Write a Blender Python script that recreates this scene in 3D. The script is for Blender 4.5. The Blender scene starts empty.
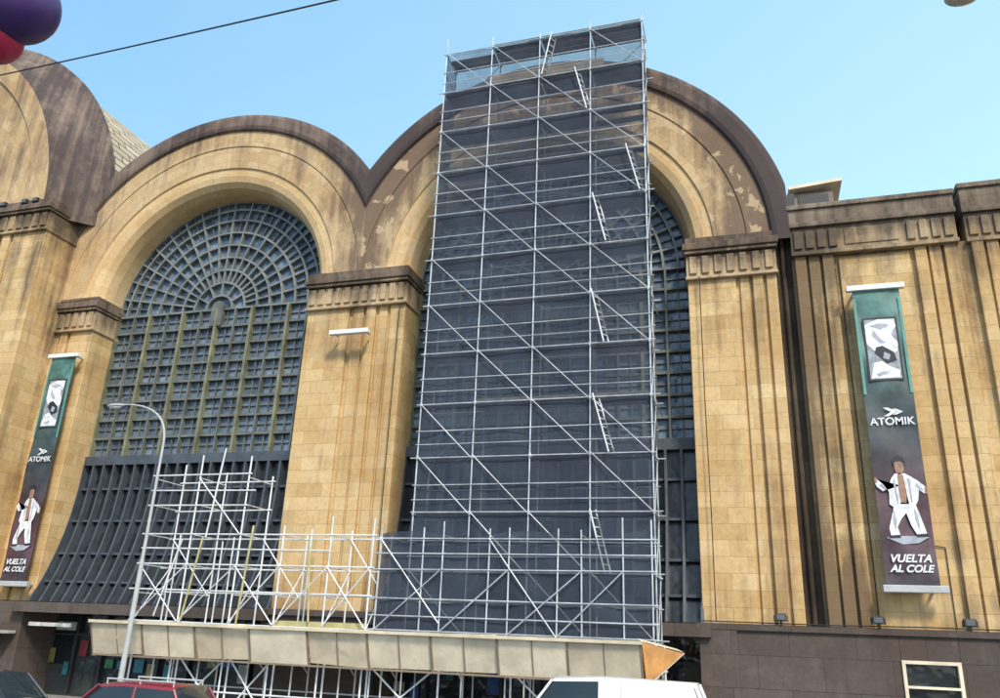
import bpy, bmesh, math, random
from mathutils import Vector, Matrix
random.seed(7)
H=3.3   # eye height
sc=bpy.context.scene
sc.view_settings.view_transform='Standard'; sc.view_settings.look='None'; sc.view_settings.exposure=0
pi=math.pi

# ------------------------------------------------------------------ materials
def newmat(name):
    m=bpy.data.materials.new(name); m.use_nodes=True
    nt=m.node_tree; b=nt.nodes['Principled BSDF']
    return m,nt,b
def N(nt,t,**k):
    n=nt.nodes.new(t)
    for a,v in k.items(): setattr(n,a,v)
    return n
def math_(nt,op,a,b=None,clamp=False):
    n=N(nt,'ShaderNodeMath',operation=op); n.use_clamp=clamp
    for i,v in enumerate((a,b)):
        if v is None: continue
        if isinstance(v,(int,float)): n.inputs[i].default_value=v
        else: nt.links.new(v,n.inputs[i])
    return n.outputs[0]
def mrange(nt,v,a,b,c=0.,d=1.):
    n=N(nt,'ShaderNodeMapRange'); nt.links.new(v,n.inputs[0])
    for i,x in enumerate((a,b,c,d)): n.inputs[i+1].default_value=x
    return n.outputs[0]
def mixc(nt,f,a,b,blend='MIX'):
    n=N(nt,'ShaderNodeMix',data_type='RGBA',blend_type=blend)
    for i,v in ((0,f),(6,a),(7,b)):
        if isinstance(v,(int,float)): n.inputs[i].default_value=v
        elif isinstance(v,tuple): n.inputs[i].default_value=(*v,1)
        else: nt.links.new(v,n.inputs[i])
    return n.outputs[2]
def noise(nt,vec,scale,detail=5,rough=.6):
    n=N(nt,'ShaderNodeTexNoise'); n.inputs['Scale'].default_value=scale
    n.inputs['Detail'].default_value=detail; n.inputs['Roughness'].default_value=rough
    nt.links.new(vec,n.inputs['Vector']); return n.outputs['Fac']
def simple(name,col,rough=.6,metal=0,var=.25,scale=3.,bump=0.0,spec=None):
    m,nt,b=newmat(name)
    tc=N(nt,'ShaderNodeTexCoord')
    f=noise(nt,tc.outputs['Object'],scale,6)
    v=mrange(nt,f,.25,.75,1-var,1+var)
    c=mixc(nt,1.,col,v,'MULTIPLY')
    nt.links.new(c,b.inputs['Base Color'])
    b.inputs['Roughness'].default_value=rough; b.inputs['Metallic'].default_value=metal
    if spec is not None: b.inputs['Specular IOR Level'].default_value=spec
    if bump:
        bp=N(nt,'ShaderNodeBump'); bp.inputs['Strength'].default_value=bump; bp.inputs['Distance'].default_value=.03
        f2=noise(nt,tc.outputs['Object'],scale*8,4); nt.links.new(f2,bp.inputs['Height']); nt.links.new(bp.outputs[0],b.inputs['Normal'])
    return m
def stone(name,c1,c2,polar=None,thr=.62,ztop=18.,fade=4.,topw=.3,dark=(.05,.04,.034),maxf=.85,xdark=(),bw=1.15,bh=.56,zlow=None,mort=.72,peel=0,rad=0.,light=(.66,.53,.35)):
    m,nt,b=newmat(name)
    tc=N(nt,'ShaderNodeTexCoord'); P=tc.outputs['Object']
    sp=N(nt,'ShaderNodeSeparateXYZ'); nt.links.new(P,sp.inputs[0]); x,y,z=sp.outputs
    sx=math_(nt,'ADD',x,y)
    cb=N(nt,'ShaderNodeCombineXYZ')
    if polar:
        dx=math_(nt,'SUBTRACT',x,polar[0]); dz=math_(nt,'SUBTRACT',z,polar[1])
        ang=math_(nt,'MULTIPLY',math_(nt,'ARCTAN2',dz,dx),8.)
        r=math_(nt,'SQRT',math_(nt,'ADD',math_(nt,'MULTIPLY',dx,dx),math_(nt,'MULTIPLY',dz,dz)))
        nt.links.new(ang,cb.inputs[0]); nt.links.new(math_(nt,'ADD',r,y),cb.inputs[1])
    else:
        nt.links.new(sx,cb.inputs[0]); nt.links.new(z,cb.inputs[1])
    br=N(nt,'ShaderNodeTexBrick'); nt.links.new(cb.outputs[0],br.inputs['Vector'])
    br.inputs['Scale'].default_value=1; br.inputs['Brick Width'].default_value=bw; br.inputs['Row Height'].default_value=bh
    br.inputs['Mortar Size'].default_value=.010; br.inputs['Mortar Smooth'].default_value=.4
    br.inputs['Color1'].default_value=(*c1,1); br.inputs['Color2'].default_value=(*c2,1)
    br.inputs['Mortar'].default_value=tuple(v*mort for v in c2)+(1,)
    n0=noise(nt,P,7.,8,.7); n1=noise(nt,P,.30,7,.6); n3=noise(nt,P,1.1,8,.72)
    col=mixc(nt,1.,br.outputs['Color'],mrange(nt,n0,.2,.8,.78,1.2),'MULTIPLY')
    col=mixc(nt,mrange(nt,n1,.42,.68,0,.6),col,tuple(v*k for v,k in zip(c2,(.84,.70,.56))))
    col=mixc(nt,mrange(nt,n3,.50,.72,0,.5),col,light)
    if peel:
        n5=noise(nt,P,.85,6,.55)
    cs=N(nt,'ShaderNodeCombineXYZ'); nt.links.new(math_(nt,'MULTIPLY',sx,1.5),cs.inputs[0]); nt.links.new(math_(nt,'MULTIPLY',z,.10),cs.inputs[2])
    st=noise(nt,cs.outputs[0],1.,6,.65)
    top=mrange(nt,z,ztop-fade,ztop,0,topw)
    s=math_(nt,'ADD',math_(nt,'ADD',st,top),math_(nt,'MULTIPLY',math_(nt,'SUBTRACT',n3,.5),.55))
    s=math_(nt,'ADD',s,math_(nt,'MULTIPLY',math_(nt,'SUBTRACT',n1,.5),.6))
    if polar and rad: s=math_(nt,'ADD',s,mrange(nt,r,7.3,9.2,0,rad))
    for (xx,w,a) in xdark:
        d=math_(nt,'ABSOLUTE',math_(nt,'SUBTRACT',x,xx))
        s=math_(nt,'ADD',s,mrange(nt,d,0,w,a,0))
    if zlow:
        s=math_(nt,'ADD',s,mrange(nt,z,zlow,zlow+2.5,.18,0))
    f=mrange(nt,s,thr,thr+.28,0,maxf)
    col=mixc(nt,f,col,dark)
    if peel: col=mixc(nt,mrange(nt,n5,.565,.585,0,peel),col,(.50,.37,.24))
    nt.links.new(col,b.inputs['Base Color'])
    b.inputs['Roughness'].default_value=.9; b.inputs['Specular IOR Level'].default_value=.2
    bp=N(nt,'ShaderNodeBump'); bp.inputs['Strength'].default_value=.45; bp.inputs['Distance'].default_value=.025
    hh=math_(nt,'ADD',math_(nt,'MULTIPLY',n0,.8),math_(nt,'MULTIPLY',br.outputs['Fac'],-.6))
    nt.links.new(hh,bp.inputs['Height']); nt.links.new(bp.outputs[0],b.inputs['Normal'])
    return m
ZC=14.7+H
XA,XB=-24.6,-7.8
c1=(.64,.465,.25); c2=(.50,.34,.16)
DK=(.33,.26,.20)
M_pier=stone('stone_pier',c1,c2,thr=.57,ztop=18.2,fade=5,topw=.22,zlow=3.8,dark=(.14,.088,.05),maxf=.75)
M_cap=stone('stone_capital',(.52,.40,.26),(.44,.32,.20),thr=.47,ztop=18.6,fade=1.8,topw=.4)
M_ledge=stone('stone_ledge_soiled',(.22,.165,.125),(.18,.13,.10),thr=.35,ztop=50,light=DK)
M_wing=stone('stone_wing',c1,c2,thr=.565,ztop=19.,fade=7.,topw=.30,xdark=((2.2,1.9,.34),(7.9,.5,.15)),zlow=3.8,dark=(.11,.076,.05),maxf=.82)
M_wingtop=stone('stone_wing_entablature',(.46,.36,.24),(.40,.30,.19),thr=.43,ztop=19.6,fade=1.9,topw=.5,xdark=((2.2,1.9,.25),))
M_par=stone('stone_parapet_soiled',(.27,.215,.17),(.22,.175,.135),thr=.38,ztop=50,light=DK)
def archmats(nm,xc,t,xd,peel=0,rad=0):
    return [stone(nm+'_rim',(.23,.17,.14),(.18,.135,.11),polar=(xc,ZC),thr=.38+t,ztop=29,fade=8,topw=.05,dark=(.05,.04,.045),xdark=xd,light=DK),
            stone(nm+'_band',(.58,.43,.255),(.47,.33,.18),polar=(xc,ZC),thr=.56+t,ztop=27,fade=9,topw=.08,xdark=xd,dark=(.13,.088,.07),maxf=.85,peel=peel,rad=rad),
            stone(nm+'_inner',(.66,.485,.275),(.57,.40,.21),polar=(xc,ZC),thr=.65+t,ztop=27,fade=7,topw=.05,dark=(.14,.10,.07),peel=peel*.7)]
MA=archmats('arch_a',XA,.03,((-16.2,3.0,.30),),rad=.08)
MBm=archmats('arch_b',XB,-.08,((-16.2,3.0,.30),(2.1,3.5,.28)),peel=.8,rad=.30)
MC=archmats('arch_c',-46,-.04,())
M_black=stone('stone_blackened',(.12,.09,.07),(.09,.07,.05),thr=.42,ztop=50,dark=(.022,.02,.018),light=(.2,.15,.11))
M_roof=simple('roof_concrete',(.20,.17,.14),.95,var=.35,scale=1.2,bump=.4)
def ribroof():
    m,nt,b=newmat('roof_ribbed_tile'); tc=N(nt,'ShaderNodeTexCoord')
    sp=N(nt,'ShaderNodeSeparateXYZ'); nt.links.new(tc.outputs['Object'],sp.inputs[0])
    cb=N(nt,'ShaderNodeCombineXYZ'); nt.links.new(sp.outputs[1],cb.inputs[0]); nt.links.new(sp.outputs[2],cb.inputs[1])
    br=N(nt,'ShaderNodeTexBrick'); nt.links.new(cb.outputs[0],br.inputs['Vector']); br.inputs['Scale'].default_value=1
    br.inputs['Brick Width'].default_value=1.4; br.inputs['Row Height'].default_value=.5; br.inputs['Mortar Size'].default_value=.06
    br.inputs['Color1'].default_value=(.50,.42,.31,1); br.inputs['Color2'].default_value=(.38,.31,.22,1); br.inputs['Mortar'].default_value=(.12,.10,.08,1)
    nt.links.new(br.outputs['Color'],b.inputs['Base Color']); b.inputs['Roughness'].default_value=.9; return m
M_rib=ribroof()
M_granite=stone('granite_base',(.11,.088,.08),(.085,.070,.066),thr=.56,ztop=50,dark=(.035,.03,.03),bw=2.0,bh=1.0,maxf=.7,mort=.4,light=(.18,.145,.125))
M_frame=simple('window_frame_olive',(.12,.13,.115),.6,var=.5,scale=1.3)
M_frame2=simple('window_frame_ochre',(.18,.18,.115),.6,var=.5,scale=1.3)
M_frame3=simple('window_frame_fan',(.17,.185,.18),.6,var=.45,scale=1.3)
M_fin=simple('window_fin_slate',(.06,.072,.09),.5,var=.35,scale=2)
def glassmat(name,a,b_,cell=1.0,rough=.12):
    m,nt,b=newmat(name); tc=N(nt,'ShaderNodeTexCoord')
    sn=N(nt,'ShaderNodeVectorMath',operation='SNAP'); nt.links.new(tc.outputs['Object'],sn.inputs[0]); sn.inputs[1].default_value=(cell,50,cell*.98)
    wn=N(nt,'ShaderNodeTexWhiteNoise'); nt.links.new(sn.outputs[0],wn.inputs[0])
    nz=noise(nt,tc.outputs['Object'],.5,4)
    f=math_(nt,'MULTIPLY',wn.outputs[0],mrange(nt,nz,.3,.7,.3,1.))
    c=mixc(nt,f,a,b_); nt.links.new(c,b.inputs['Base Color'])
    b.inputs['Roughness'].default_value=rough; b.inputs['IOR'].default_value=1.5
    bp=N(nt,'ShaderNodeBump'); bp.inputs['Strength'].default_value=.25; bp.inputs['Distance'].default_value=.2
    n2=noise(nt,tc.outputs['Object'],1.2,2); nt.links.new(n2,bp.inputs['Height']); nt.links.new(bp.outputs[0],b.inputs['Normal'])
    return m
M_glass=glassmat('window_glass',(.055,.08,.125),(.22,.29,.39),.5)
M_shop=glassmat('shop_glass',(.012,.015,.02),(.05,.06,.06),1.4,.06)
M_tube=simple('galvanised_tube',(.52,.55,.59),.45,.3,var=.4,scale=1.5)
M_tubew=simple('tube_white_zinc',(.70,.72,.74),.45,.1,var=.25,scale=1.5)
M_tubey=simple('tube_yellow_zinc',(.48,.42,.20),.5,.1)
M_deck=simple('scaffold_deck',(.08,.08,.09),.8,var=.4)
M_ply=simple('hoarding_board',(.58,.50,.37),.85,var=.3,scale=.9,bump=.3)
M_ply2=simple('hoarding_board_pale',(.68,.60,.46),.85,var=.25,scale=1.1,bump=.3)
M_plyo=simple('hoarding_end_plywood',(.60,.30,.11),.8,var=.35,scale=2)
M_plyd=simple('hoarding_batten',(.22,.17,.12),.85)
M_white=simple('painted_metal_white',(.72,.73,.74),.45,var=.08)
M_grey=simple('painted_metal_grey',(.42,.43,.44),.5,var=.15)
M_dgrey=simple('lamp_lens_dark',(.10,.11,.12),.2)
M_blk=simple('black_metal',(.025,.025,.028),.5)
M_rub=simple('rubber',(.02,.02,.02),.85)
M_asph=simple('asphalt',(.05,.05,.052),.9,var=.3,scale=2,bump=.4)
M_pave=stone('pavement_tiles',(.28,.27,.25),(.24,.23,.22),thr=.7,ztop=60,bw=.4,bh=.4,light=(.33,.32,.30))
M_kerb=simple('kerb_stone',(.30,.29,.27),.85,var=.2)
M_paint=simple('road_paint',(.75,.75,.72),.7,var=.12)
def netmat():
    m,nt,b=newmat('scaffold_netting'); out=[n for n in nt.nodes if n.type=='OUTPUT_MATERIAL'][0]
    tc=N(nt,'ShaderNodeTexCoord'); P=tc.outputs['Object']
    mp=N(nt,'ShaderNodeMapping'); mp.inputs['Scale'].default_value=(1,1,.35); nt.links.new(P,mp.inputs[0])
    n1=noise(nt,mp.outputs[0],.9,6); n2=noise(nt,P,3.,5)
    sp=N(nt,'ShaderNodeSeparateXYZ'); nt.links.new(P,sp.inputs[0])
    fr=math_(nt,'FRACT',math_(nt,'DIVIDE',sp.outputs[2],2.0)); seam=mrange(nt,math_(nt,'ABSOLUTE',math_(nt,'SUBTRACT',fr,.65)),.0,.04,.16,0)
    c=mixc(nt,n2,(.04,.052,.078),(.075,.092,.125)); nt.links.new(c,b.inputs['Base Color']); b.inputs['Roughness'].default_value=.95; b.inputs['Specular IOR Level'].default_value=.2
    tr=N(nt,'ShaderNodeBsdfTransparent'); mx=N(nt,'ShaderNodeMixShader')
    f=math_(nt,'ADD',mrange(nt,n1,.3,.7,.52,.70),seam)
    f=math_(nt,'SUBTRACT',f,mrange(nt,sp.outputs[2],23.5,26.5,0,.10))
    nt.links.new(f,mx.inputs[0]); nt.links.new(tr.outputs[0],mx.inputs[1]); nt.links.new(b.outputs[0],mx.inputs[2]); nt.links.new(mx.outputs[0],out.inputs[0])
    return m
M_net=netmat()

# ------------------------------------------------------------------ mesh builder
class MB:
    def __init__(s,dz=H): s.v=[];s.f=[];s.m=[];s.dz=dz
    def add(s,vs,fs,mi=0):
        o=len(s.v); s.v+= [(p[0],p[1],p[2]+s.dz) for p in vs]
        for f in fs: s.f.append([i+o for i in f]); s.m.append(mi)
    def box(s,x0,x1,y0,y1,z0,z1,mi=0):
        vs=[(x,y,z) for x in (x0,x1) for y in (y0,y1) for z in (z0,z1)]
        s.add(vs,[(0,1,3,2),(4,6,7,5),(0,4,5,1),(2,3,7,6),(0,2,6,4),(1,5,7,3)],mi)
    def obox(s,c,dx,dy,dz,sx,sy,sz,mi=0):
        c=Vector(c);dx=Vector(dx);dy=Vector(dy);dz=Vector(dz)
        vs=[c+dx*a*sx/2+dy*b*sy/2+dz*d*sz/2 for a in(-1,1) for b in(-1,1) for d in(-1,1)]
        s.add([tuple(v) for v in vs],[(0,1,3,2),(4,6,7,5),(0,4,5,1),(2,3,7,6),(0,2,6,4),(1,5,7,3)],mi)
    def tube(s,p,q,r,mi=0,n=6,r2=None,cap=True):
        p=Vector(p);q=Vector(q);d=(q-p)
        if d.length<1e-5:return
        d.normalize(); a=d.orthogonal().normalized(); b=d.cross(a); r2=r if r2 is None else r2
        vs=[];
        for (c,rr) in((p,r),(q,r2)):
            for i in range(n):
                t=2*pi*i/n; vs.append(tuple(c+a*math.cos(t)*rr+b*math.sin(t)*rr))
        fs=[(i,(i+1)%n,n+(i+1)%n,n+i) for i in range(n)]
        if cap: fs+=[tuple(range(n-1,-1,-1)),tuple(range(n,2*n))]
        s.add(vs,fs,mi)
    def path(s,pts,r0,r1,mi=0,n=8):
        k=len(pts)-1
        for i in range(k):
            s.tube(pts[i],pts[i+1],r0+(r1-r0)*i/k,mi,n,r0+(r1-r0)*(i+1)/k)
    def sweep(s,xc,zc,prof,mis,n=64,a0=0,a1=pi):
        vs=[];k=len(prof)
        for i in range(n+1):
            t=a0+(a1-a0)*i/n
            for r,y in prof: vs.append((xc+r*math.cos(t),y,zc+r*math.sin(t)))
        o=[]
        for j in range(k-1):
            fs=[(i*k+j,i*k+j+1,(i+1)*k+j+1,(i+1)*k+j) for i in range(n)]
            o.append((fs,mis[j]))
        base=len(s.v); s.v+=[(p[0],p[1],p[2]+s.dz) for p in vs]
        for fs,mi in o:
            for f in fs: s.f.append([q+base for q in f]); s.m.append(mi)
    def ell(s,c,rx,ry,rz,mi=0,n=16,m=10):
        vs=[];fs=[]
        for j in range(m+1):
            ph=pi*j/m
            for i in range(n):
                t=2*pi*i/n; vs.append((c[0]+rx*math.sin(ph)*math.cos(t),c[1]+ry*math.sin(ph)*math.sin(t),c[2]+rz*math.cos(ph)))
        for j in range(m):
            for i in range(n): fs.append((j*n+i,(j+1)*n+i,(j+1)*n+(i+1)%n,j*n+(i+1)%n))
        s.add(vs,fs,mi)
    def build(s,name,mats,parent=None,bevel=0,clip=None,smooth=False,recalc=True):
        me=bpy.data.meshes.new(name); me.from_pydata(s.v,[],s.f)
        for m in mats: me.materials.append(m)
        for p,mi in zip(me.polygons,s.m): p.material_index=mi
        bm=bmesh.new(); bm.from_mesh(me)
        if recalc: bmesh.ops.recalc_face_normals(bm,faces=bm.faces)
        if clip:
            for co,no in clip:
                bmesh.ops.bisect_plane(bm,geom=bm.verts[:]+bm.edges[:]+bm.faces[:],plane_co=co,plane_no=no,clear_outer=True)
        bm.to_mesh(me); bm.free()
        if smooth:
            for p in me.polygons: p.use_smooth=True
        o=bpy.data.objects.new(name,me); sc.collection.objects.link(o)
        if parent: o.parent=parent
        if bevel:
            md=o.modifiers.new('b','BEVEL'); md.width=bevel; md.segments=2; md.limit_method='ANGLE'
        return o
def empty(name,loc=(0,0,0)):
    e=bpy.data.objects.new(name,None); sc.collection.objects.link(e); e.location=loc; e.empty_display_size=.3; return e

# ------------------------------------------------------------------ building
B=empty('market_hall_building')
ZS=14.7; RO=10.2
prof=[(RO-.15,58),(RO-.15,30.2),(RO,30.1),(RO,29.5),(RO-.1,29.34),(RO-.3,29.28),(RO-.75,29.28),(RO-.92,29.34),(RO-1.0,29.48),(8.35,29.48),(8.33,29.53),(8.27,29.53),(8.24,29.50),(7.1,29.5),(7.07,29.58),(6.7,29.60),(6.4,29.7),(6.18,29.95),(6.05,30.4),(6.0,31.3)]
mis=[3,0,0,0,0,0,0,0,1,1,1,1,1,2,2,2,2,2,2]
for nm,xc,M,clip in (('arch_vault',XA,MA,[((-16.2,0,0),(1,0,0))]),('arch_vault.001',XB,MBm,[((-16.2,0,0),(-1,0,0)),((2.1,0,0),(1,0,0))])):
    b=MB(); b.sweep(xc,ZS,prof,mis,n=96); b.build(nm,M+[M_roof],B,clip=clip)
b=MB()
profc=[(13.9,60),(13.9,30.2),(14.4,30.1),(14.4,29.75),(14.2,29.6),(13.9,29.3),(13.2,28.6),(12.8,27.95),(12.55,27.7),(12.5,27.5),(11.4,27.5),(11.35,27.62),(8.9,27.62),(8.8,27.85),(6.6,27.85),(6.4,28.1),(6.4,30)]
b.sweep(-46,19.4,profc,[3,0,0,0,0,0,0,0,0,1,1,1,1,2,2,2],n=96)
b.build('nave_vault',MC+[M_rib],B)
# piers -----------------------------------------------------------------
pb=MB()
def flutes(b,x0,x1,y,z0,z1,step=.42,w=.27,d=.14,mi=0):
    n=max(1,int((x1-x0)/step)); s=(x1-x0)/n
    for i in range(n):
        c=x0+(i+.5)*s
        b.box(c-w/2,c+w/2,y-d,y+.01,z0,z1,mi)
def pier(b,x0,x1,yf,zb,zt,strips,yb=31.3,step=.42):
    b.box(x0,x1,yf+.22,yb,zb,zt-1.4,0)
    for a,c,pr in strips: b.box(x0+a,x0+c,yf+.22-pr,yf+.24,zb,zt-1.42,0)
    b.box(x0-.04,x1+.04,yf+.02,yb-.01,zt-1.4,zt-.45,1)
    flutes(b,x0,x1,yf+.02,zt-1.25,zt-.5,step,step*.66,.09,1)
    b.box(x0-.07,x1+.07,yf-.10,yb-.02,zt-1.5,zt-1.38,1)
    b.box(x0-.10,x1+.10,yf-.16,yb-.03,zt-.42,zt-.28,1)
    b.box(x0-.15,x1+.15,yf-.24,yb-.04,zt-.28,zt,2)
    b.box(x0-.05,x1+.05,yf-.08,yb-.06,zt,zt+.3,2)
pier(pb,-18.6,-13.8,29.45,.65,14.95,[(0,2.1,.14),(2.3,2.8,.10),(2.95,3.4,.17),(3.55,3.95,.10),(4.1,4.8,.14)])
pier(pb,-35.2,-30.6,29.45,.65,14.95,[(2.0,2.5,.10),(2.65,3.1,.17),(3.25,4.6,.14)])
pier(pb,-1.8,1.5,29.45,.65,14.85,[(0,1.8,.14),(1.95,2.3,.10),(2.42,2.8,.17),(2.92,3.3,.14)])
pb.build('piers',[M_pier,M_cap,M_ledge],B,bevel=.03)
pn=MB()
pier(pn,-39.6,-32.9,27.5,.65,19.8,[(0,1.6,.14),(1.85,2.3,.17),(2.5,3.0,.17),(3.2,3.7,.17),(3.9,4.4,.17),(4.6,6.7,.14)],yb=30.2,step=.5)
pier(pn,-59,-52.4,27.5,.65,19.8,[(0,6.6,.14)],yb=30.2,step=.5)
M_pc=stone('stone_nave_pier',c1,c2,thr=.52,ztop=23,fade=7,topw=.2,zlow=3.8,dark=(.11,.078,.055))
M_cc=stone('stone_nave_capital',(.45,.33,.2),(.4,.29,.17),thr=.45,ztop=23.2,fade=2,topw=.4)
pn.build('nave_piers',[M_pc,M_cc,M_ledge],B,bevel=.03)
nb=MB(); nb.box(-52.4,-39.6,29.5,30.2,.65,19.4); nb.add([(-46+6.5*math.cos(pi*i/24),29.6,19.4+6.5*math.sin(pi*i/24)) for i in range(25)],[tuple(range(25))]); nb.build('nave_window',[M_glass],B)
# right wing --------------------------------------------------------------
wb=MB()
X0=2.1
wb.box(X0,62,29.62,50,.65,14.06,0)
def pil(x0,x1,k):
    s=(x1-x0)/k
    for i in range(k):
        a=x0+i*s+.045; c=x0+(i+1)*s-.045
        pr=.19 if i%2==0 else .13
        wb.box(a,c,29.62-pr,29.63,.65,14.04,0)
secs=[(2.1,7.75),(8.05,13.7),(14,19.6),(19.9,25.5),(25.8,31.4),(31.7,37.3),(37.6,43),(43.3,49),(49.3,55),(55.3,61)]
for i,(a,c) in enumerate(secs):
    pil(a+.05,a+1.5,3); pil(c-1.5,c-.05,3)
    wb.box(a+1.62,c-1.62,29.5,29.63,.66,13.8,0)
    yo=0 if i==0 else .12
    wb.box(a,c,29.4+yo,49.9,14.06,15.1,1)
    flutes(wb,a+.05,a+1.7,29.4+yo,14.2,14.95,.41,.28,.09,1); flutes(wb,c-1.7,c-.05,29.4+yo,14.2,14.95,.41,.28,.09,1)
    wb.box(a+1.9,c-1.9,29.36+yo,29.41+yo,14.25,14.9,1)
    wb.box(a-.02,c+.02,29.28+yo,49.85,13.92,14.08,1)
    wb.box(a-.05,c+.05,29.26+yo,49.8,15.1,15.3,2)
    zt=16.06 if i==0 else 16.3
    wb.box(a-.03,c+.03,29.34+yo,49.7,15.3,zt-.2,2)
    wb.box(a-.08,c+.08,29.25+yo,49.6,zt-.2,zt,2)
wb.build('side_wing',[M_wing,M_wingtop,M_par],B,bevel=.03)
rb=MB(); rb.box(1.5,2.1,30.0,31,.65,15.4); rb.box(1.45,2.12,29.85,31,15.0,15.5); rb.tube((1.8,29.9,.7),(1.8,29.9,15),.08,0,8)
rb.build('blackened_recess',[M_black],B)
hb=MB()
hb.box(2.8,4.5,35,39,14,19.75,0); hb.obox((3.75,37.0,20.05),(1,0,.08),(0,1,0),(-.08,0,1),2.3,4.6,.16,1)
hb.box(3.0,4.3,34.95,35.01,18.9,19.6,2); hb.box(2.5,2.8,34.6,34.9,15,19.6,2); hb.box(5.9,6.1,34,34.2,15,17.2,0)
hb.build('rooftop_hut',[M_roof,M_ply2,M_blk],B)
bb=MB(); bb.box(-60,2.0,33,58,-3.3,14,0); bb.build('rear_body',[M_roof],B)
# conduits and cables fixed to the walls
cb_=MB()
cb_.path([(-1.35,29.27,.7),(-1.33,29.27,4.2),(-1.36,29.27,8.5),(-1.34,29.27,13.4)],.018,.018,0,5)
cb_.path([(-13.95,29.27,.7),(-13.98,29.27,5),(-13.95,29.27,13.4)],.02,.02,0,5)
cb_.path([(3.7,29.46,1.0),(3.72,29.46,6),(3.7,29.46,13.6)],.018,.018,0,5)
cb_.path([(-1.8,28.98,.72),(2,28.97,.70),(5,28.98,.73),(9,28.97,.7),(16,28.97,.72)],.02,.02,0,5)
cb_.path([(-35,29.22,15.0),(-33,29.2,14.98),(-30.4,29.2,15.02)],.02,.02,0,5)
cb_.path([(5.9,29.46,.7),(5.9,29.46,3.2),(5.3,29.46,3.3)],.015,.015,0,5)
cb_.build('wall_cables',[M_rub],B,recalc=False)
# base ----------------------------------------------------------------------
gb=MB()
def baseblk(x0,x1,y0=29.1,y1=31.2,z1=.62): gb.box(x0,x1,y0,y1,-3.3,z1,0)
baseblk(-13.8-4.8-.1,-13.7); baseblk(-35.2,-30.5); baseblk(-60,-35.21,27.3); baseblk(-39,-32.8,27.2,29.0)
baseblk(-1.9,4.15); baseblk(5.8,62); gb.box(4.15,5.8,29.1,31.2,-3.3,-2.2); gb.box(4.15,5.8,29.1,31.2,-.25,.62)
gb.box(-1.95,62,29.0,29.2,.45,.66,0); gb.box(-1.95,62,29.02,29.2,-3.15,-2.7,0)
for xs in (-16.2,):
    gb.box(xs-2.6,xs+2.6,28.95,29.15,.42,.66,0)
gb.box(7.6,8.4,28.85,29.15,-3.15,.44,0); gb.box(-1.9,-.7,28.9,29.12,-3.15,.44,0)
gb.build('granite_plinth',[M_granite],B,bevel=.02)
wf=MB()
for (a,c,d,e) in ((4.15,4.25,-2.2,-.25),(5.7,5.8,-2.2,-.25),(4.25,5.7,-.35,-.25),(4.25,5.7,-2.2,-2.1),(4.25,5.7,-1.05,-.98)): wf.box(a,c,29.05,29.3,d,e,0)
wf.box(4.25,5.7,29.25,29.28,-2.1,-.35,1); wf.build('plinth_window',[M_ply2,M_shop],B)
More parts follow.
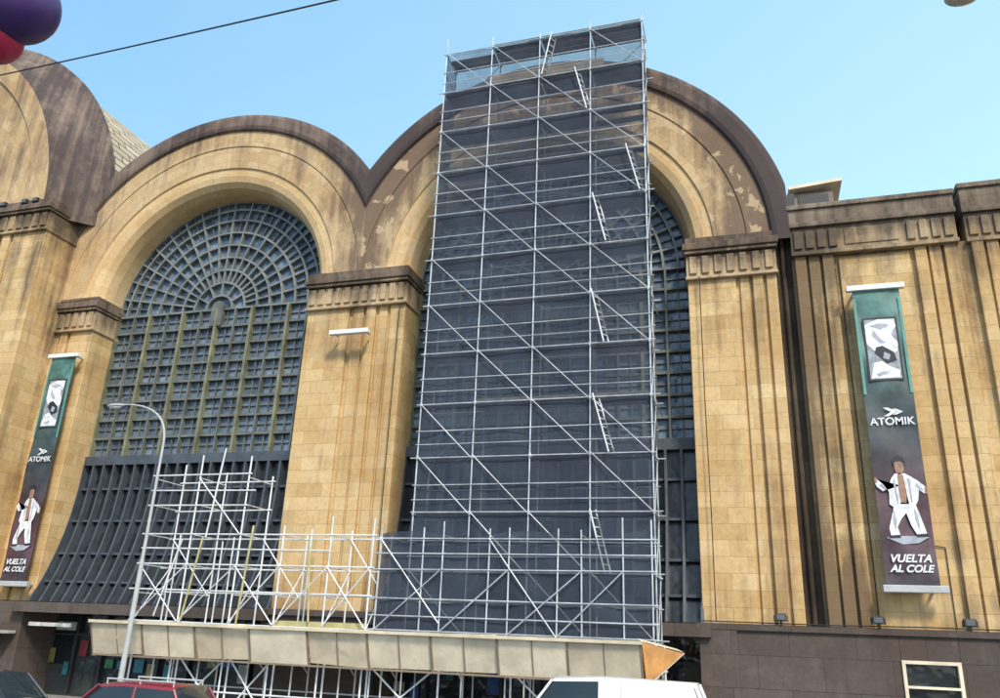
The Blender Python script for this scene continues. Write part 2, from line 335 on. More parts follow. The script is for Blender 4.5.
# big windows -----------------------------------------------------------------
M_glassd=glassmat('window_glass_dark',(.01,.014,.02),(.035,.045,.06),.6,.25)
def bigwin(name,xc):
    w=MB(); yg=31.05; r=6.02; zt=7.4
    pts=[(xc+r*math.cos(pi*i/40),yg+.2,ZS+r*math.sin(pi*i/40)) for i in range(41)]+[(xc-r,yg+.2,zt),(xc+r,yg+.2,zt)]
    w.add(pts,[tuple(range(len(pts)))],2)
    for i in range(-6,7):
        t=.08 if i%2 else .13
        w.box(xc+i-t/2,xc+i+t/2,yg-.06-(.08 if i%2==0 else 0),yg+.22,zt,ZS,1 if i%2==0 else 0)
        if i<6: w.box(xc+i+.5-.02,xc+i+.5+.02,yg+.08,yg+.21,zt,ZS,0)
    nz=8; s=(ZS-zt)/nz
    for j in range(nz+1):
        z=zt+j*s; w.box(xc-r,xc+r,yg-.02,yg+.21,z-.055,z+.055,0)
        if j<nz: w.box(xc-r,xc+r,yg+.12,yg+.205,z+s/2-.018,z+s/2+.018,0)
    rs=[.75,1.45,2.15,2.85,3.55,4.25,4.95,5.55,6.0]
    for k,rr in enumerate(rs):
        h=.05
        w.sweep(xc,ZS,[(rr-h,yg+.2),(rr-h,yg-.04),(rr+h,yg-.04),(rr+h,yg+.2)],[5,5,5],n=48)
    nr=18
    for i in range(nr+1):
        t=pi*i/nr; d=Vector((math.cos(t),0,math.sin(t))); p=Vector((-math.sin(t),0,math.cos(t)))
        ra=.75 if i%3==0 else 1.45
        w.obox(Vector((xc,yg+.08,ZS))+d*((ra+6)/2),d,(0,1,0),p,6-ra,.22,.09,5)
    for i in range(nr*2):
        if i%2==0: continue
        t=pi*i/nr/2; d=Vector((math.cos(t),0,math.sin(t))); p=Vector((-math.sin(t),0,math.cos(t)))
        w.obox(Vector((xc,yg+.13,ZS))+d*((4.25+6)/2),d,(0,1,0),p,6-4.25,.13,.045,0)
    w.box(xc-.32,xc+.32,yg-.12,yg+.2,ZS-.9,ZS+.1,0); w.sweep(xc,ZS+.1,[(.32,yg+.2),(.32,yg-.12),(.02,yg-.12)],[0,0],n=16)
    w.box(xc-r,xc+r,yg-.3,yg+.3,zt-.45,zt-.02,3)
    def yc(t): return yg-.05-1.45*t**2.3
    K=14; z0=zt-.45; z1=.66
    for i in range(-10,11):
        x=xc+i*.6
        vs=[];fs=[]
        for k in range(K+1):
            t=k/K; z=z0+(z1-z0)*t
            for dx in (-.05,.05):
                vs.append((x+dx,yc(t)-.26,z)); vs.append((x+dx,yc(t)+.15,z))
        for k in range(K):
            a=k*4;c=a+4
            fs+=[(a,a+2,c+2,c),(a,c,c+1,a+1),(a+2,a+3,c+3,c+2)]
        w.add(vs,fs,3)
    vs=[];fs=[]
    for k in range(K+1):
        t=k/K; z=z0+(z1-z0)*t; vs+=[(xc-r,yc(t)+.08,z),(xc+r,yc(t)+.08,z)]
    fs=[(2*k,2*k+1,2*k+3,2*k+2) for k in range(K)]
    w.add(vs,fs,4)
    for t in (.18,.42,.66,.86):
        z=z0+(z1-z0)*t; w.box(xc-r,xc+r,yc(t)-.12,yc(t)+.1,z-.05,z+.05,3)
    return w.build(name,[M_frame,M_frame2,M_glass,M_fin,M_glassd,M_frame3],B)
bigwin('arched_window',XA); bigwin('arched_window.001',XB)
sb=MB()
cols=[(.22,.02,.025),(.02,.13,.16),(.2,.17,.06),(.42,.42,.40),(.03,.12,.06),(.03,.08,.28),(.12,.08,.05)]
M_cols=[simple('display_panel_%d'%i,c,.5,var=.6,scale=3) for i,c in enumerate(cols)]
for xc in (XA,XB):
    sb.box(xc-6.3,xc+6.3,28.7,31.0,.2,.62,0)
    sb.box(xc-6,xc+6,31.1,31.15,-3.3,.2,1)
    for i in range(9):
        x=xc-6+i*1.5; sb.box(x-.04,x+.04,30.9,31.12,-3.3,.2,2)
    sb.box(xc-6,xc+6,30.92,31.11,-.72,-.64,2); sb.box(xc-6,xc+6,30.92,31.11,-3.3,-3.1,2)
    for i in range(8):
        x=xc-6+i*1.5
        for q in range(2):
            if random.random()<.8:
                a=random.uniform(.08,.3)+q*.7; z=random.uniform(-2.6,-1.5)
                sb.box(x+a,x+a+random.uniform(.25,.5),31.0+q*.01,31.04,z,z+random.uniform(.3,.9),3+random.randrange(7))
        if random.random()<.35: sb.box(x+.2,x+1.3,30.98,31.03,-.5,-.15,3+random.randrange(7))
sb.box(-33,-30.6,28.0,29.0,-.7,-.58,3+3); sb.box(-33,-30.6,28.0,28.05,-.9,-.58,3+3)
sb.box(-29.8,-27.6,28.8,28.9,-.35,-.2,6)
sb.build('shopfronts',[M_granite,M_shop,M_blk]+M_cols,B)
def flood(x,y,z,nm='floodlight'):
    f=MB(); f.box(x-.17,x+.17,y-.10,y+.10,z+.12,z+.36,0); f.box(x-.13,x+.13,y-.12,y-.09,z+.16,z+.32,1); f.tube((x,y,z),(x,y,z+.15),.04,0)
    f.tube((x-.2,y,z+.1),(x-.2,y,z+.3),.02,0); f.tube((x+.2,y,z+.1),(x+.2,y,z+.3),.02,0)
    f.build(nm,[M_blk,M_dgrey],bevel=.01)
for x,y,z in ((-34.6,27.4,19.8),(-33.9,27.4,19.8),(-36.0,27.4,19.8),(.7,28.97,.66),(3.6,28.97,.66),(6.2,29.1,.66),(7.3,28.97,.66)):
    flood(x,y,z)

# ------------------------------------------------------------------ banners
def bannermat():
    m,nt,b=newmat('banner_print'); tc=N(nt,'ShaderNodeTexCoord'); sp=N(nt,'ShaderNodeSeparateXYZ'); nt.links.new(tc.outputs['Generated'],sp.inputs[0])
    cr=N(nt,'ShaderNodeValToRGB'); nt.links.new(sp.outputs[2],cr.inputs[0]); e=cr.color_ramp.elements
    e[0].position=0; e[0].color=(.05,.04,.055,1); e[1].position=1; e[1].color=(.06,.17,.15,1)
    for p,c in ((.15,(.09,.045,.06,1)),(.3,(.07,.035,.045,1)),(.45,(.045,.05,.06,1)),(.62,(.045,.075,.08,1)),(.8,(.09,.18,.17,1))):
        k=e.new(p); k.color=c
    n=noise(nt,tc.outputs['Object'],1.5,6)
    c=mixc(nt,1.,cr.outputs[0],mrange(nt,n,.3,.7,.5,1.5),'MULTIPLY')
    nt.links.new(c,b.inputs['Base Color']); b.inputs['Roughness'].default_value=.5; return m
M_ban=bannermat(); M_print=simple('print_white',(.70,.71,.74),.6,var=.4,scale=5); M_skin=simple('print_skin',(.30,.17,.12),.6,var=.4,scale=6)
M_pd=simple('print_dark',(.02,.02,.03),.6); M_pg=simple('print_grey',(.26,.29,.32),.6,var=.6,scale=4); M_teal=simple('print_teal',(.10,.28,.25),.6); M_psh=simple('print_fold',(.34,.36,.42),.6,var=.3)
def banner(name,x0,x1,z0,z1,y):
    R=empty(name); w=x1-x0; h=z1-z0
    b=MB(); n=40; vs=[];fs=[]
    for j in range(n+1):
        for i in range(7):
            vs.append((x0+w*i/6,y+.03*math.sin(j*.55+i*.8)*(1 if 0<j<n else 0),z0+h*j/n))
    for j in range(n):
        for i in range(6): fs.append((j*7+i,j*7+i+1,j*7+i+8,j*7+i+7))
    b.add(vs,fs); b.build('fabric',[M_ban],R,smooth=True)
    b=MB(); b.box(x0-.18,x1+.18,y-.12,y+.1,z1,z1+.2,0); b.box(x0-.12,x1+.22,y-.12,y+.1,z0-.22,z0,1)
    for x in (x0+.1,x1-.1):
        b.box(x-.04,x+.04,y+.1,29.55,z1+.04,z1+.14,1); b.box(x-.04,x+.04,y+.1,29.55,z0-.14,z0-.04,1)
    b.build('brackets',[M_white,M_grey],R,bevel=.02)
    def P(pts,mi,off,bb):
        bb.add([(x0+w*u,y-.04-off,z0+h*v) for u,v in pts],[tuple(range(len(pts)))],mi)
    g=MB()
    P([(.0,.62),(.06,.62),(.06,.97),(.0,.97)],4,.002,g); P([(.94,.62),(1,.62),(1,.97),(.94,.97)],4,.002,g)
    P([(.14,.665),(.86,.665),(.86,.895),(.14,.895)],2,.004,g); P([(.18,.672),(.82,.672),(.82,.888),(.18,.888)],3,.008,g)
    P([(.18,.80),(.40,.76),(.62,.75),(.80,.77),(.82,.80),(.70,.83),(.82,.86),(.80,.885),(.45,.888),(.18,.87)],0,.012,g)
    P([(.20,.675),(.78,.675),(.80,.70),(.60,.715),(.45,.735),(.28,.73)],0,.012,g)
    P([(.30,.83),(.45,.80),(.58,.80),(.46,.82),(.35,.85)],5,.016,g); P([(.25,.865),(.5,.85),(.7,.865),(.5,.872)],5,.016,g)
    P([(.32,.765),(.55,.725),(.76,.735),(.72,.765),(.5,.79),(.36,.785)],2,.016,g)
    P([(.48,.745),(.60,.738),(.64,.757),(.52,.768)],5,.02,g); P([(.3,.69),(.5,.70),(.55,.69),(.35,.68)],5,.016,g)
    P([(.34,.541),(.44,.541),(.62,.556),(.44,.571),(.34,.571),(.50,.556)],0,.01,g); P([(.52,.546),(.60,.546),(.74,.556),(.60,.566),(.52,.566),(.64,.556)],0,.01,g)
    P([(.34,.335),(.42,.350),(.50,.345),(.60,.350),(.70,.34),(.84,.325),(.97,.305),(.99,.290),(.93,.284),(.84,.296),(.80,.262),(.70,.235),(.62,.25),(.58,.31),(.50,.31),(.46,.255),(.36,.235),(.24,.25),(.26,.29),(.16,.315),(.04,.333),(.0,.322),(.03,.308),(.14,.292),(.24,.30)],0,.010,g)
    P([(.36,.262),(.45,.25),(.60,.25),(.72,.258),(.78,.225),(.84,.185),(.88,.158),(.70,.152),(.60,.185),(.54,.222),(.44,.205),(.34,.178),(.38,.152),(.20,.150),(.18,.175),(.26,.215)],0,.013,g)
    P([(.46,.345),(.57,.345),(.60,.29),(.57,.255),(.47,.255),(.45,.29)],1,.014,g)
    P([(.45,.350),(.56,.350),(.60,.360),(.605,.378),(.58,.392),(.45,.392),(.42,.378),(.425,.360)],1,.016,g)
    P([(.40,.370),(.42,.382),(.46,.388),(.56,.388),(.605,.380),(.62,.370),(.64,.388),(.60,.402),(.52,.408),(.43,.404),(.385,.39)],2,.018,g)
    P([(.36,.325),(.39,.25),(.42,.25),(.40,.335)],5,.016,g); P([(.64,.335),(.66,.255),(.69,.255),(.69,.33)],5,.016,g); P([(.30,.24),(.34,.20),(.30,.165),(.27,.19)],5,.016,g); P([(.70,.24),(.76,.20),(.76,.165),(.69,.2)],5,.016,g)
    P([(.10,.31),(.2,.295),(.22,.30),(.12,.318)],5,.016,g); P([(.8,.318),(.92,.296),(.9,.292),(.78,.308)],5,.016,g)
    P([(0,.337),(.05,.337),(.05,.318),(.0,.32)],1,.014,g); P([(.96,.31),(1.0,.30),(1.0,.283),(.94,.282)],1,.014,g)
    P([(.10,.145),(.3,.150),(.62,.150),(.92,.147),(.7,.128),(.4,.124)],5,.009,g)
    P([(.68,.155),(.88,.158),(.94,.148),(.68,.146)],2,.016,g); P([(.20,.152),(.38,.154),(.38,.144),(.14,.143)],2,.016,g)
    g.build('printed_pictures',[M_print,M_skin,M_pd,M_pg,M_teal,M_psh],R)
    for txt,zz,sz,sh,of in (('ATOMIK',.512,w*.235,0,.006),('VUELTA',.070,w*.22,.3,.010),('AL COLE',.040,w*.20,.3,.010)):
        cu=bpy.data.curves.new('lettering','FONT'); cu.body=txt; cu.size=sz; cu.align_x='CENTER'; cu.offset=of; cu.shear=sh
        cu.materials.append(M_print); o=bpy.data.objects.new('lettering',cu); sc.collection.objects.link(o); o.parent=R
        o.location=((x0+x1)/2,y-.06,z0+h*zz+H); o.rotation_euler=(pi/2,0,0)
banner('advertising_banner',3.96,5.5,1.97,12.1,28.9)
banner('advertising_banner',-32.15,-30.7,1.45,11.9,29.0)
b=MB(); b.box(-16.95,-15.1,28.75,29.0,11.95,12.15,0); b.box(-16.8,-16.72,29.0,29.3,12,12.1,1); b.box(-15.3,-15.22,29.0,29.3,12,12.1,1); b.build('banner_bracket',[M_white,M_grey],bevel=.02)

# ------------------------------------------------------------------ scaffolding
S=empty('scaffolding')
YF,YR=26.8,28.0; X0s,X1s=-11.55,-3.03; nb_=4; dxs=(X1s-X0s)/nb_
t=MB(); r=.022
xs=[X0s+i*dxs for i in range(nb_+1)]
TOP=24.1; LV=[i*2.0 for i in range(0,13)]
def J(a=.04): return random.uniform(-a,a)
for x in xs:
    for y in (YF,YR):
        t.tube((x,y,-3.3),(x+J(.02),y,TOP+random.uniform(-.1,.9)),.028)
        for l in LV[1:]:
            t.tube((x,y,l-.07),(x,y,l+.07),.045,0)
for l in LV[:]:
    for y in (YF,YR):
        e1,e2=random.uniform(.05,.3),random.uniform(.05,.35)
        t.tube((X0s-e1,y-.03,l+J(.03)),(X1s+e2,y-.03,l+J(.03)),r)
        if l<24: 
            t.tube((X0s-.1,y-.03,l+1.0+J()),(X1s+.1,y-.03,l+1.0+J()),r*.85)
            if y==YF: t.tube((X0s-.1,y-.03,l+.5+J()),(X1s+.1,y-.03,l+.5+J()),r*.7)
    for x in xs: t.tube((x+.04,YF-.1,l-.05),(x+.04,YR+.1,l-.05),r)
    if l<24:
        for x in (xs[0],xs[-1]): t.tube((x-.03,YF,l+1.),(x-.03,YR,l+1.),r*.8)
        t.tube((xs[-1]+.03,YF,l),(xs[-1]+.03,YR,l+2),r*.8)
for k in range(1,16):
    for i in range(4):
        za=(k-i)*2.0; zb=za-2.0
        if za>24.01 or zb<-.01: continue
        if k%3==2 : continue
        t.tube((xs[i]+.05,YF-.06,za+J()),(xs[i+1]-.05,YF-.06,zb+J()),r*.7)
for k in range(12,0,-2):
    for i in (0,3): za=k*2.0; t.tube((xs[i],YR+.05,za-2),(xs[i+1],YR+.05,za),r*.8)
for l in (4,8,12):
    for x in (xs[0],xs[2],xs[4]): t.tube((x,YR,l+.2),(x,30.5,l+.2),r)
t.build('tubes',[M_tube],S)
d=MB()
for l in LV[1:]:
    for i in range(nb_):
        for k in range(3):
            if random.random()<.08: continue
            y=YF+.1+k*.36; d.box(xs[i]+.05,xs[i+1]-.05,y,y+.33,l-.02+random.uniform(0,.015),l+.03,0)
    if random.random()<.4: d.box(xs[1],xs[-1],YF+.06,YF+.08,l+.04,l+.16,0)
d.box(xs[1]-.3,xs[3]+.5,YF+.35,YF+.38,22.3,22.75,1)
d.build('decks',[M_deck,M_ply],S)
def ladder(b,p,q,w=.38,mi=0):
    p=Vector(p);q=Vector(q); n=int((q-p).length/.28)
    for s_ in (-w/2,w/2): b.tube(p+Vector((s_*.5,s_,0)),q+Vector((s_*.5,s_,0)),.028,mi)
    for i in range(1,n): 
        c=p+(q-p)*i/n; b.tube(c-Vector((w*.25,w/2,0)),c+Vector((w*.25,w/2,0)),.018,mi)
L=MB()
for l,a,c in ((20,xs[2]+1.6,xs[2]+2.1),(22,xs[2]+.6,xs[2]+.2),(16,xs[3]+1.5,xs[3]+2.0),(14,xs[3]+.2,xs[3]+.7),(10,xs[3]+.15,xs[3]+.6),(6,xs[3]+.2,xs[3]+.75),(2,xs[3]+.1,xs[3]+.6)):
    ladder(L,(c,YF-.02,l),(a,YF-.02,l+2.1),.3)
L.build('ladders',[M_tubew],S)
def net(b,p0,p1,z0,z1,nx=30,nz=90,amp=.05,ph=0):
    p0=Vector(p0);p1=Vector(p1);d=(p1-p0);nrm=Vector((-d.y,d.x)).normalized()
    vs=[];fs=[]
    for j in range(nz+1):
        for i in range(nx+1):
            u=i/nx; z=z0+(z1-z0)*j/nz
            o=amp*(math.sin(u*d.length*2.9+ph+math.sin(z*.7)*1.5)*math.sin(z*1.57)+.4*math.sin(z*5+u*9))
            q=p0+d*u+nrm*o; vs.append((q.x,q.y,z+ (.10*math.sin(u*14)-.05 if j==nz else 0)))
    for j in range(nz):
        for i in range(nx): a=j*(nx+1)+i; fs.append((a,a+1,a+nx+2,a+nx+1))
    b.add(vs,fs)
n_=MB()
net(n_,(X0s,YF+.10),(X1s,YF+.10),3.2,TOP)
net(n_,(X0s+.02,YF+.1),(X0s+.02,YR),3.2,TOP,8); net(n_,(X1s-.02,YF+.1),(X1s-.02,YR),0,TOP-.3,8)
XL0,YB=-12.2,25.7
net(n_,(XL0,YB+.08),(X1s,YB+.08),0,3.2,40,16,.05,1)
net(n_,(XL0+.02,YB+.08),(XL0+.02,YR),0,3.2,8,14)
net(n_,(XL0,YR),(X1s,YR),0,3.4,30,14,.05,1)
n_.build('netting',[M_net],S,smooth=True,recalc=False)
g=MB()
bx=[XL0,-10.6,-9.9,-8.3,-7.6,-6.0,-5.2,-3.9,X1s]
for x in bx:
    g.tube((x,YB,-3.3 if x in (XL0,X1s,-7.6) else -.1),(x+J(.03),YB,3.2+random.uniform(.05,.5)),.028)
for z in (0,.5,1.0,2.0,2.5,3.0): g.tube((XL0-.2,YB-.03,z+J()),(X1s+.2,YB-.03,z+J()),r)
for z in (1.0,2.0,3.1):
    for x in bx[::2]: g.tube((x,YB,z),(x,YR,z),r)
for a,c in ((0,2),(2,4),(5,7),(4,6)):
    g.tube((bx[a],YB-.06,0),(bx[c],YB-.06,2.0),r*.9)
g.tube((bx[3],YB-.06,3.),(bx[5],YB-.06,0),r*.9); g.tube((bx[0],YB-.06,3.),(bx[2],YB-.06,0.3),r*.9)
XL=[-21.9,-19.9,-17.8,-16.0,-14.1,-12.5]
for i,x in enumerate(XL):
    hh=5.5 if i<3 else 3.2
    for y in (YB,27.3):
        g.tube((x,y,-3.3),(x+J(.03),y,hh+random.uniform(.0,.6)),.033,1)
    for z in (0,1.0,2.0,3.1)+((4.2,5.2) if i<3 else ()): g.tube((x,YB,z),(x,27.3,z),r,1)
    g.tube((x+.02,YB,0),(x+.02,27.3,2.),r,1)
for y in (YB-.03,27.27):
    for z in (0,1.1,2.0,3.1): g.tube((XL[0]-random.uniform(.1,.4),y,z+J()),(XL[-1]+.15,y,z+J()),.027,1)
    for z in (4.2,5.3): g.tube((XL[0]-.15,y,z+J()),(XL[2]+.15,y,z+J()),.027,1)
g.tube((XL[0]-.1,YB-.03,4.75),(XL[2]+.4,YB-.03,4.7),.027,1); g.tube((XL[0]-.1,YB-.03,2.6),(XL[4],YB-.03,2.55),.027,1)
for i in range(5):
    g.tube((XL[i],YB-.07,.05),(XL[i+1],YB-.07,2.0),r,1)
    if i in (0,2,4): g.tube((XL[i],YB-.09,2.0),(XL[i+1],YB-.09,.05),r,1)
    if i%2==0: g.tube((XL[i],27.2,3.1),(XL[i+1],27.2,1.0),r,1)
g.tube((XL[1],YB-.07,5.2),(XL[2],YB-.07,3.1),r,1); g.tube((-19.2,YB-.1,3.0),(-18.9,YB-.1,6.3),.03,1)
g.tube((-17.4,YB-.15,-.2),(-17.2,YB-.15,3.4),.04,2); g.tube((-14.6,YB-.1,.2),(-14.9,YB-.1,3.),.036,2); g.tube((-19.7,YB-.12,.1),(-19.3,YB-.12,3.0),.036,2)
g.box(XL[3],XL[5],YB+.05,YB+.09,.02,.2,2)
g.tube((-20.9,YB-.1,.2),(-20.2,YB-.1,2.9),.03,1); g.tube((-18.6,26.5,0),(-18.6,26.5,3.1),.03,1)
for x in (-20.9,-18.9,-15.2): g.tube((x,YB+.6,0),(x+J(.1),YB+.6,random.uniform(2.6,3.6)),.028,1)
gx=XL+[-10,-7.6,-5.2,-3.1]
for i,x in enumerate(gx):
    for y in (25.9,28.3):
        g.tube((x+.12,y,-3.3),(x+.12,y,-.1),.035,1); g.box(x+.0,x+.24,y-.12,y+.12,-3.3,-3.15,1)
    g.tube((x+.12,25.9,-.9),(x+.12,28.3,-.9),.03,1); g.tube((x+.12,25.9,-.1),(x+.12,28.3,-1.6),.03,1)
for i in range(len(gx)-1):
    if i in (1,2,5,7): 
        g.tube((gx[i]+.12,25.85,-3.0),(gx[i+1]+.12,25.85,-1.0),.03,1); g.tube((gx[i]+.12,25.8,-1.0),(gx[i+1]+.12,25.8,-3.0),.03,1)
for z in (-.9,-2.2): g.tube((gx[0],25.87,z),(gx[-1]+.2,25.87,z),.03,1); g.tube((gx[0],28.3,z),(gx[-1]+.2,28.3,z),.03,1)
g.box(-22,-3.0,25.75,28.4,-.2,-.1,3)
g.build('base_tubes',[M_tube,M_tubew,M_tubey,M_deck],S)
C=empty('protective_canopy')
c=MB(); XLf,XRf=-22.9,-3.3; n=9; s=(XRf-XLf)/n
D1=Vector((0,-.4,1.1)).normalized(); D2=Vector((0,1.1,.4)).normalized()
for i in range(n):
    a=XLf+i*s+.03; e=a+s-.06; dz=random.uniform(-.04,.04); dy=random.uniform(-.05,.05); dq=random.uniform(-.05,.05)
    z0,z1=-1.12,-.03
    p=[(a,25.25+dy,z0+dz),(e,25.25+dq,z0+dq),(e,24.85+dy,z1+dq),(a,24.85,z1+dz)]
    q=[(u,v+.03,w+.02) for u,v,w in p]
    c.add(p+q,[(0,1,2,3),(7,6,5,4),(0,4,5,1),(3,2,6,7),(0,3,7,4),(1,5,6,2)],random.choice((0,1,1)))
    x=a+(e-a)*.5; c.obox((x,25.03,(z0+z1)/2),(1,0,0),D2,D1,.03,.02,1.1,2)
for i in range(n+1):
    x=XLf+i*s; c.obox((x,25.04,-.58),(1,0,0),D2,D1,.06,.06,1.2,2)
    c.tube((x,25.25,-1.1),(x,26.6,-.1),.03,2); c.tube((x,24.9,-.05),(x,26.8,.0),.03,2)
c.box(XLf-.05,XRf+.05,24.76,24.82,-.1,.0,0)
c.box(XLf,XRf,25.2,25.3,-1.2,-1.14,2)
c.add([(-3.26,24.85,-.02),(-2.2,26.1,-.3),(-3.2,25.3,-1.2)],[(0,1,2)],3)
c.add([(-3.29,24.88,-.02),(-2.23,26.14,-.3),(-3.23,25.34,-1.2)],[(0,2,1)],3)
c.add([(-3.28,24.85,.0),(-2.18,26.1,-.27),(-2.4,26.3,-.18),(-3.4,25.0,.07)],[(0,1,2,3)],1)
c.add([(-2.16,26.1,-.3),(-2.3,26.2,-.25),(-3.26,25.4,-1.2),(-3.16,25.3,-1.23)],[(0,1,2,3)],1)
c.build('boards',[M_ply,M_ply2,M_plyd,M_plyo],C,recalc=False)

# ------------------------------------------------------------------ street lamp(s), cable, balloons
p=MB(); x=-20.45;y=24.0
p.tube((x,y,-3.3),(x,y,-2.4),.15,0,12,.14); p.tube((x,y,-2.4),(x,y,2.0),.095,0,12,.08); p.tube((x,y,2.0),(x,y,6.2),.06,0,12,.045)
pts=[]
for i in range(13):
    tt=i/12; pts.append(((1-tt)**2*x+2*tt*(1-tt)*(x-.05)+tt*tt*(x-2.2),y,(1-tt)**2*6.2+2*tt*(1-tt)*7.7+tt*tt*7.75))
p.path(pts,.045,.03,0)
p.ell((x-2.5,y,7.72),.42,.14,.08,1); p.ell((x-2.5,y,7.66),.3,.1,.07,2); p.box(x-.14,x+.14,y-.17,y-.1,-2.6,-2.0,0)
p.build('street_lamp',[M_grey,M_grey,M_print],smooth=False)
p=MB(); p.tube((6.2,9,-3.3),(6.2,9,6.2),.1,0,12,.06)
p.path([(6.2,9,6.2),(6.0,9,7.1),(5.2,9,7.55),(4.2,9,7.66),(3.3,9,7.56)],.05,.035,0)
M_cream=simple('lamp_cream',(.62,.55,.42),.4)
p.ell((2.86,9,7.55),.2,.13,.10,1); p.build('street_lamp.001',[M_grey,M_cream])
p=MB(); A=Vector((-17.1,12,12.6)); Bq=Vector((-6.56,10,10.63)); pts=[]
for i in range(41):
    tt=-1.5+i*4/40; q=A+(Bq-A)*tt; q.z+= .12*((tt-.5)**2-.25)*.6; pts.append(tuple(q))
p.path(pts,.018,.018,0,6); p.build('overhead_cable',[M_rub],recalc=False)
M_pur=simple('purple_vinyl',(.07,.03,.16),.4,var=.2); M_red=simple('red_vinyl',(.5,.02,.08),.4,var=.15)
p=MB(); p.ell((-8.62,6,7.42),.52,.5,.5,0,28,18); p.ell((-8.95,6.05,7.02),.36,.36,.34,1,24,16); p.tube((-8.62,6,7.8),(-8.6,6,9.6),.01,2); p.tube((-8.95,6.05,7.3),(-8.6,6,9.6),.01,2)
p.tube((-16,6,9.7),(2,6,9.5),.015,2)
p.build('hanging_balloons',[M_pur,M_red,M_rub],smooth=True)

# ------------------------------------------------------------------ vehicles
M_cg=simple('car_glass',(.02,.03,.035),.05,var=.1)
def vehicle(name,xc,yc,Ln,W,belt,roof,gx,col,rack=False,van=False):
    R=empty(name)
    mp=simple(name+'_paint',col,.22,.0,var=.05); mp.node_tree.nodes['Principled BSDF'].inputs['Coat Weight'].default_value=.6
    b=MB(0); w=W/2; x0=xc-Ln/2; x1=xc+Ln/2
    hood=belt-.1 if not van else belt-.12
    st=[(x0,.35,.62,w*.72),(x0+.12,.25,hood-.22,w*.9),(x0+.5,.22,hood-.06,w),(xc-gx[4],.22,belt,w),(xc,.22,belt,w),(x1-.5,.22,belt,w),(x1-.08,.28,belt-.05,w*.93),(x1,.4,.8,w*.8)]
    vs=[];k=8
    for (x,zb,zt,ww) in st:
        zm=zb+(zt-zb)*.55
        for yy,zz in ((-ww*.9,zb),(-ww,zb+.12),(-ww,zm),(-ww*.93,zt),(ww*.93,zt),(ww,zm),(ww,zb+.12),(ww*.9,zb)): vs.append((x,yc+yy,zz))
    fs=[]
    for i in range(len(st)-1):
        for j in range(k): fs.append((i*k+j,i*k+(j+1)%k,(i+1)*k+(j+1)%k,(i+1)*k+j))
    fs+=[tuple(range(k)),tuple(range((len(st)-1)*k+k-1,(len(st)-1)*k-1,-1))]
    b.add(vs,fs,0)
    o=b.build('body',[mp],R,smooth=True); md=o.modifiers.new('s','SUBSURF'); md.levels=2; md.render_levels=2
    g0,g1,g2,g3=[xc+q for q in gx[:4]]
    b=MB(0); sg=[(g0,belt-.03,.01,.86),(g0+(g1-g0)*.55,belt-.03,(roof-belt)*.62,.82),(g1,belt-.03,roof-belt-.03,.76),((g1*2+g2)/3,belt-.03,roof-belt+.02,.77),(g2,belt-.03,roof-belt-.02,.76),(g3,belt-.03,.02,.84)]
    vs=[]
    for (x,zb,hh,f) in sg:
        zr=zb+hh+.03
        for yy,zz in ((-w*.9,zb),(-w*f,zr-.07*min(1,hh*3)),(-w*f*.86,zr),(0,zr+.03),(w*f*.86,zr),(w*f,zr-.07*min(1,hh*3)),(w*.9,zb)): vs.append((x,yc+yy,zz))
    for i in range(len(sg)-1):
        for j in range(6):
            roofp= i in (2,3)
            mi=0 if (j in (1,2,3,4) and roofp) else 1
            if van and i in (3,4): mi=0
            b.add([vs[i*7+j],vs[i*7+j+1],vs[(i+1)*7+j+1],vs[(i+1)*7+j]],[(0,1,2,3)],mi)
    o=b.build('cabin',[mp,M_cg],R,recalc=False,smooth=True)
    bm=bmesh.new(); bm.from_mesh(o.data); bmesh.ops.remove_doubles(bm,verts=bm.verts,dist=.001); bmesh.ops.recalc_face_normals(bm,faces=bm.faces); bm.to_mesh(o.data); bm.free()
    b=MB(0)
    for sgn in (-1,1):
        for xa,za,xb_,zb_ in ((g0,belt,g1,roof-.05),((g1+g2)/2,belt,(g1+g2)/2,roof-.05),(g3,belt,g2,roof-.06)):
            b.tube((xa,yc+sgn*w*.9,za),(xb_,yc+sgn*w*.765,zb_),.035,0)
        if rack:
            b.tube((g1+.1,yc+sgn*w*.62,roof+.09),(g2-.1,yc+sgn*w*.62,roof+.09),.022,2)
            for xx in (g1+.12,(g1+g2)/2,g2-.12): b.tube((xx,yc+sgn*w*.62,roof-.02),(xx,yc+sgn*w*.62,roof+.09),.02,2)
        for xx in (x0+.85,x1-.85):
            b.tube((xx,yc+sgn*(w-.2),.34),(xx,yc+sgn*(w+.01),.34),.34,1,24); b.tube((xx,yc+sgn*(w-.0),.34),(xx,yc+sgn*(w+.025),.34),.2,2,16)
        b.box(x0+.02,x0+.2,yc+sgn*w*.7-.15,yc+sgn*w*.7+.15,.62,.78,2)
        b.box(x1-.1,x1+.01,yc+sgn*w*.78-.1,yc+sgn*w*.78+.1,.7,1.0,3)
        b.ell((g0+.25,yc+sgn*(w+.08),belt+.08),.08,.12,.08,0)
    b.build('trim',[mp,M_rub,M_grey,M_red],R)
vehicle('suv_car',-14.75,18.4,4.3,1.8,1.15,1.84,(-1.65,-.95,1.25,1.7,1.7),(.20,.015,.022),rack=True)
vehicle('white_van',-3.4,21.4,5.0,1.95,1.3,2.40,(-2.3,-1.5,1.9,2.3,2.3),(.75,.76,.78),van=True)
vehicle('dark_car',-22.6,20.6,4.4,1.78,1.0,1.72,(-1.5,-.7,1.0,1.8,1.5),(.02,.03,.045))

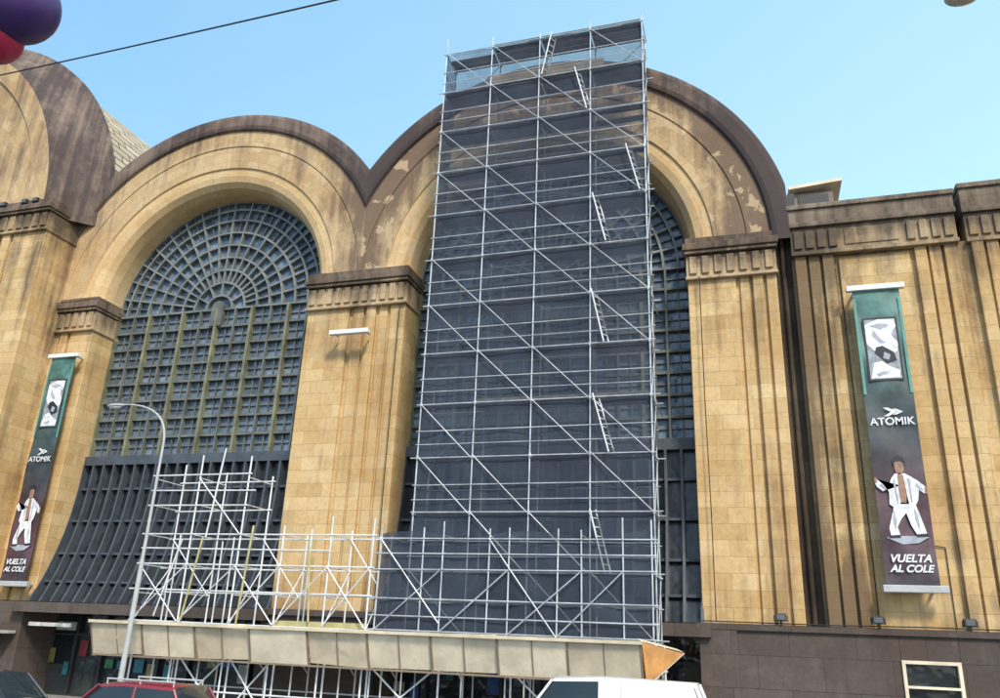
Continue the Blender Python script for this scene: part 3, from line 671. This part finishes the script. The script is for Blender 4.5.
# ------------------------------------------------------------------ ground
def sheet(name,x0,x1,y0,y1,z,mat):
    b=MB(0); b.add([(x0,y0,z),(x1,y0,z),(x1,y1,z),(x0,y1,z)],[(0,1,2,3)]); return b.build(name,[mat],recalc=False)
sheet('ground',-1500,1500,-1500,1500,-.01,simple('ground_concrete',(.16,.155,.15),.95))
sheet('road',-400,400,-2,23,.0,M_asph)
b=MB(0); b.box(-400,400,23.0,23.2,-.005,.14,0); b.build('kerb',[M_kerb],bevel=.02)
b=MB(0); b.box(-400,400,23.2,31.0,-.005,.12,0); b.build('sidewalk',[M_pave])
for o_ in (5.,11.,17.):
    b=MB(0)
    for i in range(-30,30): b.add([(i*6,o_,.004),(i*6+3,o_,.004),(i*6+3,o_+.12,.004),(i*6,o_+.12,.004)],[(0,1,2,3)])
    b.build('lane_marking',[M_paint],recalc=False)

# ------------------------------------------------------------------ light
el,rot=math.radians(44),math.radians(146)
w=bpy.data.worlds.new('World'); sc.world=w; w.use_nodes=True; nt=w.node_tree
bg=nt.nodes['Background']; sky=nt.nodes.new('ShaderNodeTexSky'); sky.sky_type='NISHITA'; sky.sun_disc=False
sky.sun_elevation=el; sky.sun_rotation=rot; sky.air_density=1.2; sky.dust_density=2.0; sky.ozone_density=1.0
tc=N(nt,'ShaderNodeTexCoord')
dt=N(nt,'ShaderNodeVectorMath',operation='DOT_PRODUCT'); nt.links.new(tc.outputs['Generated'],dt.inputs[0]); dt.inputs[1].default_value=(.80,.45,-.40)
hz=noise(nt,tc.outputs['Generated'],1.6,5)
f=math_(nt,'ADD',mrange(nt,dt.outputs['Value'],-.75,.50,0,1),math_(nt,'MULTIPLY',math_(nt,'SUBTRACT',hz,.5),.35),clamp=True)
haze=mixc(nt,f,(.75,2.2,3.6),(2.6,4.3,4.4))
ad=N(nt,'ShaderNodeMix',data_type='RGBA',blend_type='ADD'); ad.inputs[0].default_value=1; nt.links.new(sky.outputs[0],ad.inputs[6]); nt.links.new(haze,ad.inputs[7])
nt.links.new(ad.outputs[2],bg.inputs[0]); bg.inputs[1].default_value=.15
Sd=Vector((math.cos(el)*math.sin(rot),math.cos(el)*math.cos(rot),math.sin(el)))
ld=bpy.data.lights.new('sun','SUN'); ld.energy=3.7; ld.angle=math.radians(9); ld.color=(1,.90,.74)
lo=bpy.data.objects.new('sun',ld); sc.collection.objects.link(lo); lo.rotation_euler=Sd.to_track_quat('Z','Y').to_euler(); lo.location=(20,-20,60)

# ------------------------------------------------------------------ camera
cd=bpy.data.cameras.new('camera'); cam=bpy.data.objects.new('camera',cd); sc.collection.objects.link(cam)
R=Vector((.9561,.2906,.0376)); U=Vector((.0638,-.3319,.9411)); F=Vector((-.2860,.8974,.3359))
F.normalize(); R=(R-F*R.dot(F)).normalized(); U=R.cross(F)
cam.matrix_world=Matrix(((R.x,U.x,-F.x,0),(R.y,U.y,-F.y,0),(R.z,U.z,-F.z,H),(0,0,0,1)))
cd.sensor_width=36; cd.lens=803/1000*36; cd.clip_end=5000; cd.clip_start=.1
sc.camera=cam
